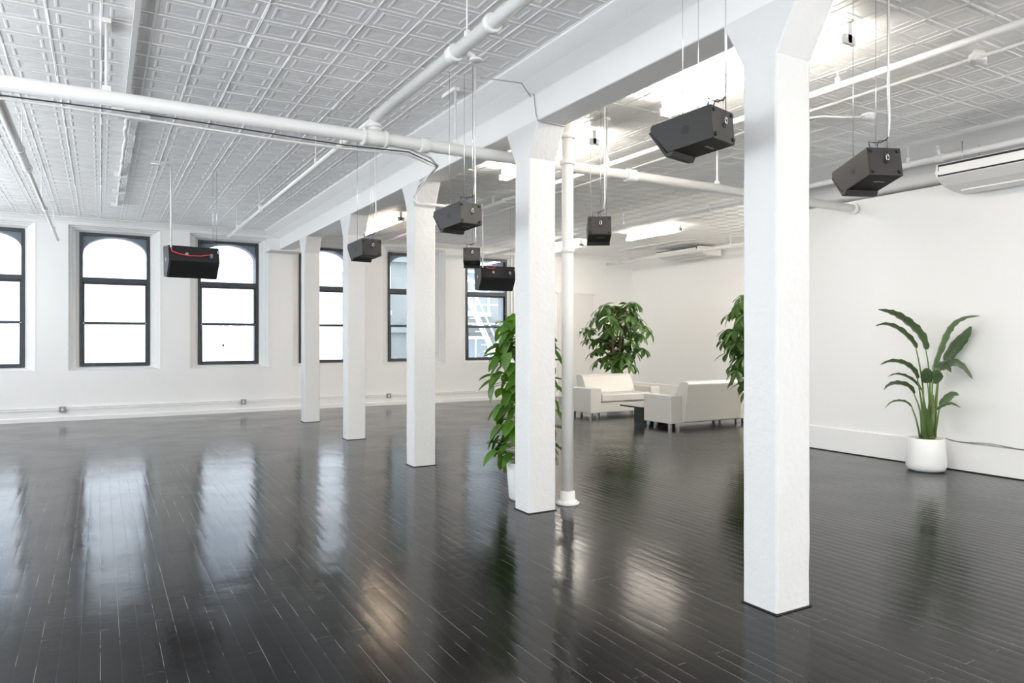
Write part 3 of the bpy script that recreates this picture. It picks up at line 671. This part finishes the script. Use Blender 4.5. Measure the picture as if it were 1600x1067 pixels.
def blade(pts, Wd, tilt, name='leaf', heart=False, seed=0):
    rnd = random.Random(seed); P = smooth(pts, 5); n = len(P); vs = []; fs = []
    for i, p in enumerate(P):
        u = i/(n-1); d = (P[min(i+1, n-1)]-P[max(i-1, 0)]).normalized()
        view = (Vector((0, 0, CH))-p).normalized()
        s0 = d.cross(view).normalized(); up = view
        s1 = (s0*math.cos(tilt)+view*math.sin(tilt)).normalized(); nn = d.cross(s1).normalized()
        w = Wd/2*(math.sin(PI*min(.985, u**.75*.9+.1))**.75) if not heart else Wd/2*math.sin(PI*(u*.85+.14))**.7
        if i == n-1: w = .002
        wob = .10*w*math.sin(i*1.9+seed)
        vs += [p-s1*w+nn*(w*.35+wob), p-s1*w*.5+nn*w*.14, p.copy(), p+s1*w*.5+nn*w*.14, p+s1*w+nn*(w*.35-wob)]
    for v in vs:
        if v.x > 9.03: v.x = 9.03
    for i in range(n-1):
        for k in range(4): a = i*5+k; fs.append((a, a+1, a+6, a+5))
    return MB().add(vs, fs, True)
def bird_leaf(stem, mid, Wd, tilt, dF, seed, heart=False, sr=.009):
    Wd *= .85; tilt = min(tilt*1.12, 1.22)
    k = len(stem)
    sp = [bp(x, y, dF*(i/(k-1) if k > 1 else 1)*.6) for i, (x, y) in enumerate(stem)]
    mp_ = [bp(x, y, dF*(.6+.4*i/(len(mid)-1))) for i, (x, y) in enumerate(mid)]
    lf = blade(mp_, Wd, tilt, heart=heart, seed=seed).build('leaf', M['leaf_bird'], t, recalc=False)
    if k > 1:
        P = smooth(sp+[mp_[0]], 4); MB().tube(P, [sr*(1.5-.8*i/(len(P)-1)) for i in range(len(P))], 8).build('stem', M['stem'], t)
L_ = [
 ([(356, 815), (352, 540), (330, 380)], [(310, 285), (270, 230), (200, 170), (130, 143), (68, 150)], .17, 1.05, -.15),
 ([(368, 815), (392, 560), (385, 400)], [(368, 292), (335, 215), (275, 150), (200, 95), (140, 68), (82, 52)], .22, .95, .10),
 ([(350, 815), (345, 640), (332, 540)], [(318, 465), (290, 415), (235, 375), (160, 362), (95, 382)], .15, 1.0, -.25),
 ([(372, 815), (365, 640)], [(345, 540), (300, 485), (245, 450), (190, 438), (143, 452)], .11, 1.1, .05),
 ([(345, 815), (335, 660)], [(298, 555), (262, 512), (200, 495), (150, 505), (120, 530)], .15, 1.05, -.35),
 ([(333, 812), (312, 710)], [(285, 635), (250, 605), (205, 597), (160, 608), (125, 640)], .08, 1.1, -.30),
 ([(398, 815), (405, 560)], [(412, 385), (445, 290), (485, 190), (535, 125), (610, 92), (692, 88)], .18, 1.0, -.35),
 ([(408, 815), (430, 560), (445, 440)], [(478, 355), (540, 265), (595, 205), (638, 150)], .20, .6, .1),
 ([(425, 812), (432, 600)], [(452, 405), (490, 365), (545, 358), (600, 392), (648, 465)], .17, .75, -.25),
 ([(385, 815), (388, 600)], [(378, 490), (372, 450), (376, 400)], .16, .2, -.30, True),
 ([(402, 815), (405, 620)], [(405, 490), (428, 445), (452, 420)], .17, .3, -.35, True),
 ([(412, 812)], [(415, 420), (440, 385), (490, 380), (520, 425)], .16, .6, -.1),
 ([(420, 812), (438, 705)], [(450, 620), (490, 575), (530, 550), (566, 560)], .13, .6, -.3),
 ([(388, 815), (398, 710)], [(425, 645), (470, 612), (525, 605), (577, 636)], .11, 1.0, -.4),
]
for i, e in enumerate(L_): bird_leaf(e[0], e[1], e[2], e[3], e[4], i+1, heart=len(e) > 5)
for cx, top, wv in ((358, 600, .03), (372, 640, .026), (402, 540, .028), (414, 560, .02), (388, 650, .022)):
    P = [bp(cx, 820), bp(cx+2, 720), bp(cx, top)]
    MB().tube(P, [wv, wv*.8, wv*.35], 10).build('sheath', M['sheath'] if cx > 395 else M['stem'], t)

# umbrella plants
def umbrella(cx, cy, top, zlo, R, lab, seed, n=95, side=1):
    rnd = random.Random(seed)
    t = thing('umbrella_plant', lab, 'plant', (cx, cy, 0), 'umbrella plants')
    pot_mesh(cx, cy, .24, .42, t)
    mb = MB(); st = MB(); trunks = []
    for k in range(4):
        a = k*PI/2+.4; ex = Vector((cx+.25*R*math.cos(a), cy+.25*R*math.sin(a), top*.86))
        p0 = Vector((cx+.05*math.cos(a), cy+.05*math.sin(a), .38)); trunks.append((p0, ex))
        st.tube(smooth([p0, (p0+ex)/2+Vector((.03*math.cos(a*3), .03, 0)), ex], 4), .013, 8)
    for k in range(n):
        u = (k+.5)/n; z = zlo+(top-zlo)*(u**.8); a = rnd.uniform(0, 2*PI)
        env = R*(1.0-.55*abs((z-(zlo+(top-zlo)*.58))/((top-zlo)*.62))**2.0)
        r = env*rnd.uniform(.25, 1)**.5
        c = Vector((cx+r*math.cos(a), cy+r*math.sin(a), z-.12*r))
        tr_ = trunks[k % 4]; f = max(.0, min(1, (z-.12-.38)/(top*.86-.38))); q = tr_[0].lerp(tr_[1], f*.9)
        st.tube([q, (q+c)/2+Vector((0, 0, .04)), c], .004, 5, cap=False)
        out = Vector((math.cos(a), math.sin(a), 0)); m = rnd.choice((6, 7, 8)); ph = rnd.uniform(0, 1)
        tiltv = (Vector((0, 0, 1))*1.0+out*rnd.uniform(.2, .9)).normalized()
        e1 = tiltv.cross(Vector((.3, .7, .1))).normalized(); e2 = tiltv.cross(e1)
        for j in range(m):
            b_ = 2*PI*(j+ph)/m; dv = (e1*math.cos(b_)+e2*math.sin(b_))*1.0+tiltv*rnd.uniform(-.55, .15)
            leaf(mb, c, dv, tiltv, rnd.uniform(.22, .33), rnd.uniform(.085, .115), droop=rnd.uniform(.6, 1.3), n=5, shape='obov')
    st.build('stems', M['bark'], t, recalc=False); mb.build('foliage', M['leaf_umb'], t, recalc=False)
umbrella(10.45, 13.1, 2.50, 1.0, .76, 'bushy umbrella plant standing behind the sofa that faces us', 5, 88)
umbrella(9.72, 8.35, 2.40, .75, .58, 'umbrella plant whose left leaves show beside the nearest column', 9, 70)

# climbing plant on a pole, behind the second column
px_, py2 = 3.69, 6.09
t = thing('climbing_philodendron', 'bright green heart-leaved climbing plant in a tall white pot behind a column', 'plant', (px_, py2, 0))
MB().lathe([(0, 0), (.15, 0), (.165, .02), (.19, .36), (.185, .375), (.17, .37), (.168, .33), (0, .33)], px_, py2, 40).build('pot', M['pot'], t)
MB().lathe([(.169, .34), (0, .355)], px_, py2, 20).build('soil', M['soil'], t)
MB().tube([(px_, py2, .33), (px_, py2, 1.75)], .03, 12).build('moss_pole', M['bark'], t)
mb = MB(); st = MB(); rnd = random.Random(21); cnt = 0
while cnt < 185:
    z = .38+1.48*(rnd.random()); a = rnd.uniform(0, 2*PI)
    r = rnd.uniform(.14, .33)*(1-.35*max(0, (z-1.3)/.6))
    b0 = Vector((px_+r*math.cos(a), py2+r*math.sin(a), z)); out = Vector((math.cos(a), math.sin(a), 0))
    dv = out*rnd.uniform(.3, 1.0)+Vector((0, 0, rnd.uniform(-1.1, .15)))
    L = rnd.uniform(.13, .23); tip = b0+dv.normalized()*L
    bad = False
    for q in (b0, tip, b0.lerp(tip, .5)):
        if 3.26 < q.x < 3.79 and q.y < 5.90: bad = True
        if (q.x-3.935)**2+(q.y-5.70)**2 < .13**2: bad = True
        if q.y < 5.74 and q.x > 3.3: bad = True
    if bad: continue
    leaf(mb, b0, dv, out*.8+Vector((0, 0, .6)), L, L*rnd.uniform(.74, .92), droop=rnd.uniform(.3, .9), n=6, shape='heart', fold=.3)
    st.tube([(px_+.03*math.cos(a), py2+.03*math.sin(a), z-.02), b0.lerp(Vector((px_, py2, z)), .4)+Vector((0, 0, .03)), b0], .0035, 5, cap=False); cnt += 1
st.build('stems', M['stem'], t, recalc=False); mb.build('foliage', M['leaf_heart'], t, recalc=False)

# ------------------------------------------------------------------ outlets and floor-level cable
for x, lab in ((-.64, 'grey outlet box on the baseboard under the second window from left'), (2.71, 'grey outlet box on the baseboard under the third window from left'), (6.05, 'grey outlet box on the baseboard between the third and fourth columns')):
    t = thing('outlet', lab, 'outlet', (x, YW-.05, .23), 'baseboard outlet boxes')
    MB().box(x-.055, x+.055, YW-.085, YW-.044, .175, .285).build('box', M['outlet'], t, bevel=.006)
    MB().box(x-.018, x+.018, YW-.089, YW-.084, .20, .26).build('socket', M['metalwhite'], t, bevel=.003)
tag(MB().tube([(XL, YW-.05, .262), (XF-.1, YW-.05, .262)], .010, 8).build('baseboard_conduit', M['wall']), 'slim white conduit running along the top of the window wall baseboard', 'conduit')
pts = [(9.03, 4.86, .37), (9.02, 4.75, .355), (9.03, 4.6, .35), (9.025, 4.35, .352), (9.03, 4.0, .347), (9.025, 3.7, .348), (9.03, 3.2, .346)]
cable('speaker_cable', smooth([Vector(p) for p in pts], 4), .006, M['outlet'], 'grey cable lying on the right wall baseboard beyond the potted plant')
cable('speaker_cable', smooth([Vector((x-.008, y+.02, z+.012+.01*math.sin(y*9))) for x, y, z in pts], 4), .004, M['dcable'], 'thin dark cable looped over the right wall baseboard beside the white pot')
cable('speaker_cable', [(13.63, 13.2, .36), (13.63, 12.2, .35), (13.63, 11.0, .352), (13.63, 9.0, .35)], .010, M['dcable'], 'dark cable on the far right baseboard behind the sofas')

# ------------------------------------------------------------------ outside: buildings across the street
def facade(name, lab, x0, x1, y, z0, z1, m, wx, ww, wz, wh, arched=False, muntin=True):
    t = thing(name, lab, 'building', ((x0+x1)/2, y, z0))
    MB().box(x0, x1, y, y+6, z0, z1).build('wall', m, t)
    for z in wz: MB().box(x0-.1, x1+.1, y-.25, y, z-1.0, z-.75).build('stringcourse', m, t)
    for x in wx:
        for z in wz:
            f = MB()
            f.box(x-ww/2-.12, x-ww/2, y-.08, y, z-.1, z+wh+.1).box(x+ww/2, x+ww/2+.12, y-.08, y, z-.1, z+wh+.1).box(x-ww/2, x+ww/2, y-.08, y, z+wh, z+wh+.14).box(x-ww/2-.15, x+ww/2+.15, y-.14, y, z-.2, z)
            f.box(x-ww/2, x+ww/2, y-.06, y-.02, z+wh*.48, z+wh*.53)
            if muntin: f.box(x-.04, x+.04, y-.06, y-.02, z, z+wh)
            w = f.build('window', M['ext_frame'] if not arched else m, t)
            MB().box(x-ww/2, x+ww/2, y-.03, y-.01, z, z+wh).build('pane', M['ext_glass'] if not arched else M['ext_pane'], w)
            if arched:
                n = 10; vs = [(x+ww/2*math.cos(PI*k/n), y-.02, z+wh+.14+ww*.35*math.sin(PI*k/n)) for k in range(n+1)]
                MB().add(vs, [tuple(range(n+1))]).build('arched_pane', M['ext_pane'], w)
    return t
M['ext_pane'] = mat('pale_far_glass', (.5, .56, .62), .2)
facade('opposite_building', 'very bright pale building seen through the left windows', -14, 9.0, 30, -8, 16, M['ext_pale'], [-6, -3.4, -.9, 1.7, 4.2, 6.6], 1.3, [-3, .5, 5.5], 1.7, True)
facade('opposite_building', 'grey stone building across the street behind the right windows', 9.2, 26, 30.6, -8, 14, M['ext_grey'], [10.6, 13.2, 15.7, 18.2], 1.3, [-3.4, -.3, 2.9, 6.1], 1.9)
# fire escape on the grey building
t = thing('fire_escape', 'pale diagonal fire escape stairs in front of the grey building', 'fire escape', (15, 30, 0))
A = Vector(atF(728, 455, 29)); Bv = Vector(atF(778, 570, 29))
for dz, r in ((0, .07), (.30, .03), (.9, .035)):
    MB().tube([A+Vector((-.4, 0, dz+.6)), Bv+Vector((.3, 0, dz-.6))], r, 6).build('stringer' if dz == 0 else 'rail', M['ext_frame'], t)
for k in range(12):
    p = A.lerp(Bv, k/11); MB().box(p.x-.12, p.x+.12, p.y-.05, p.y+.5, p.z-.02, p.z+.02).build('step', M['ext_frame'], t)
MB().box(A.x+1.2, A.x+4.5, 29.6, 30.5, 2.3, 2.36).box(A.x+1.2, A.x+4.5, 29.6, 29.65, 3.2, 3.25).build('landing', M['ext_frame'], t)
tag(MB().box(-40, 50, 17.2, 60, -8.4, -8).build('street', M['street'], recalc=True), 'grey street surface below the windows', 'street', kind='structure')

for o in bpy.data.objects:
    if '_rot' in o: del o['_rot']
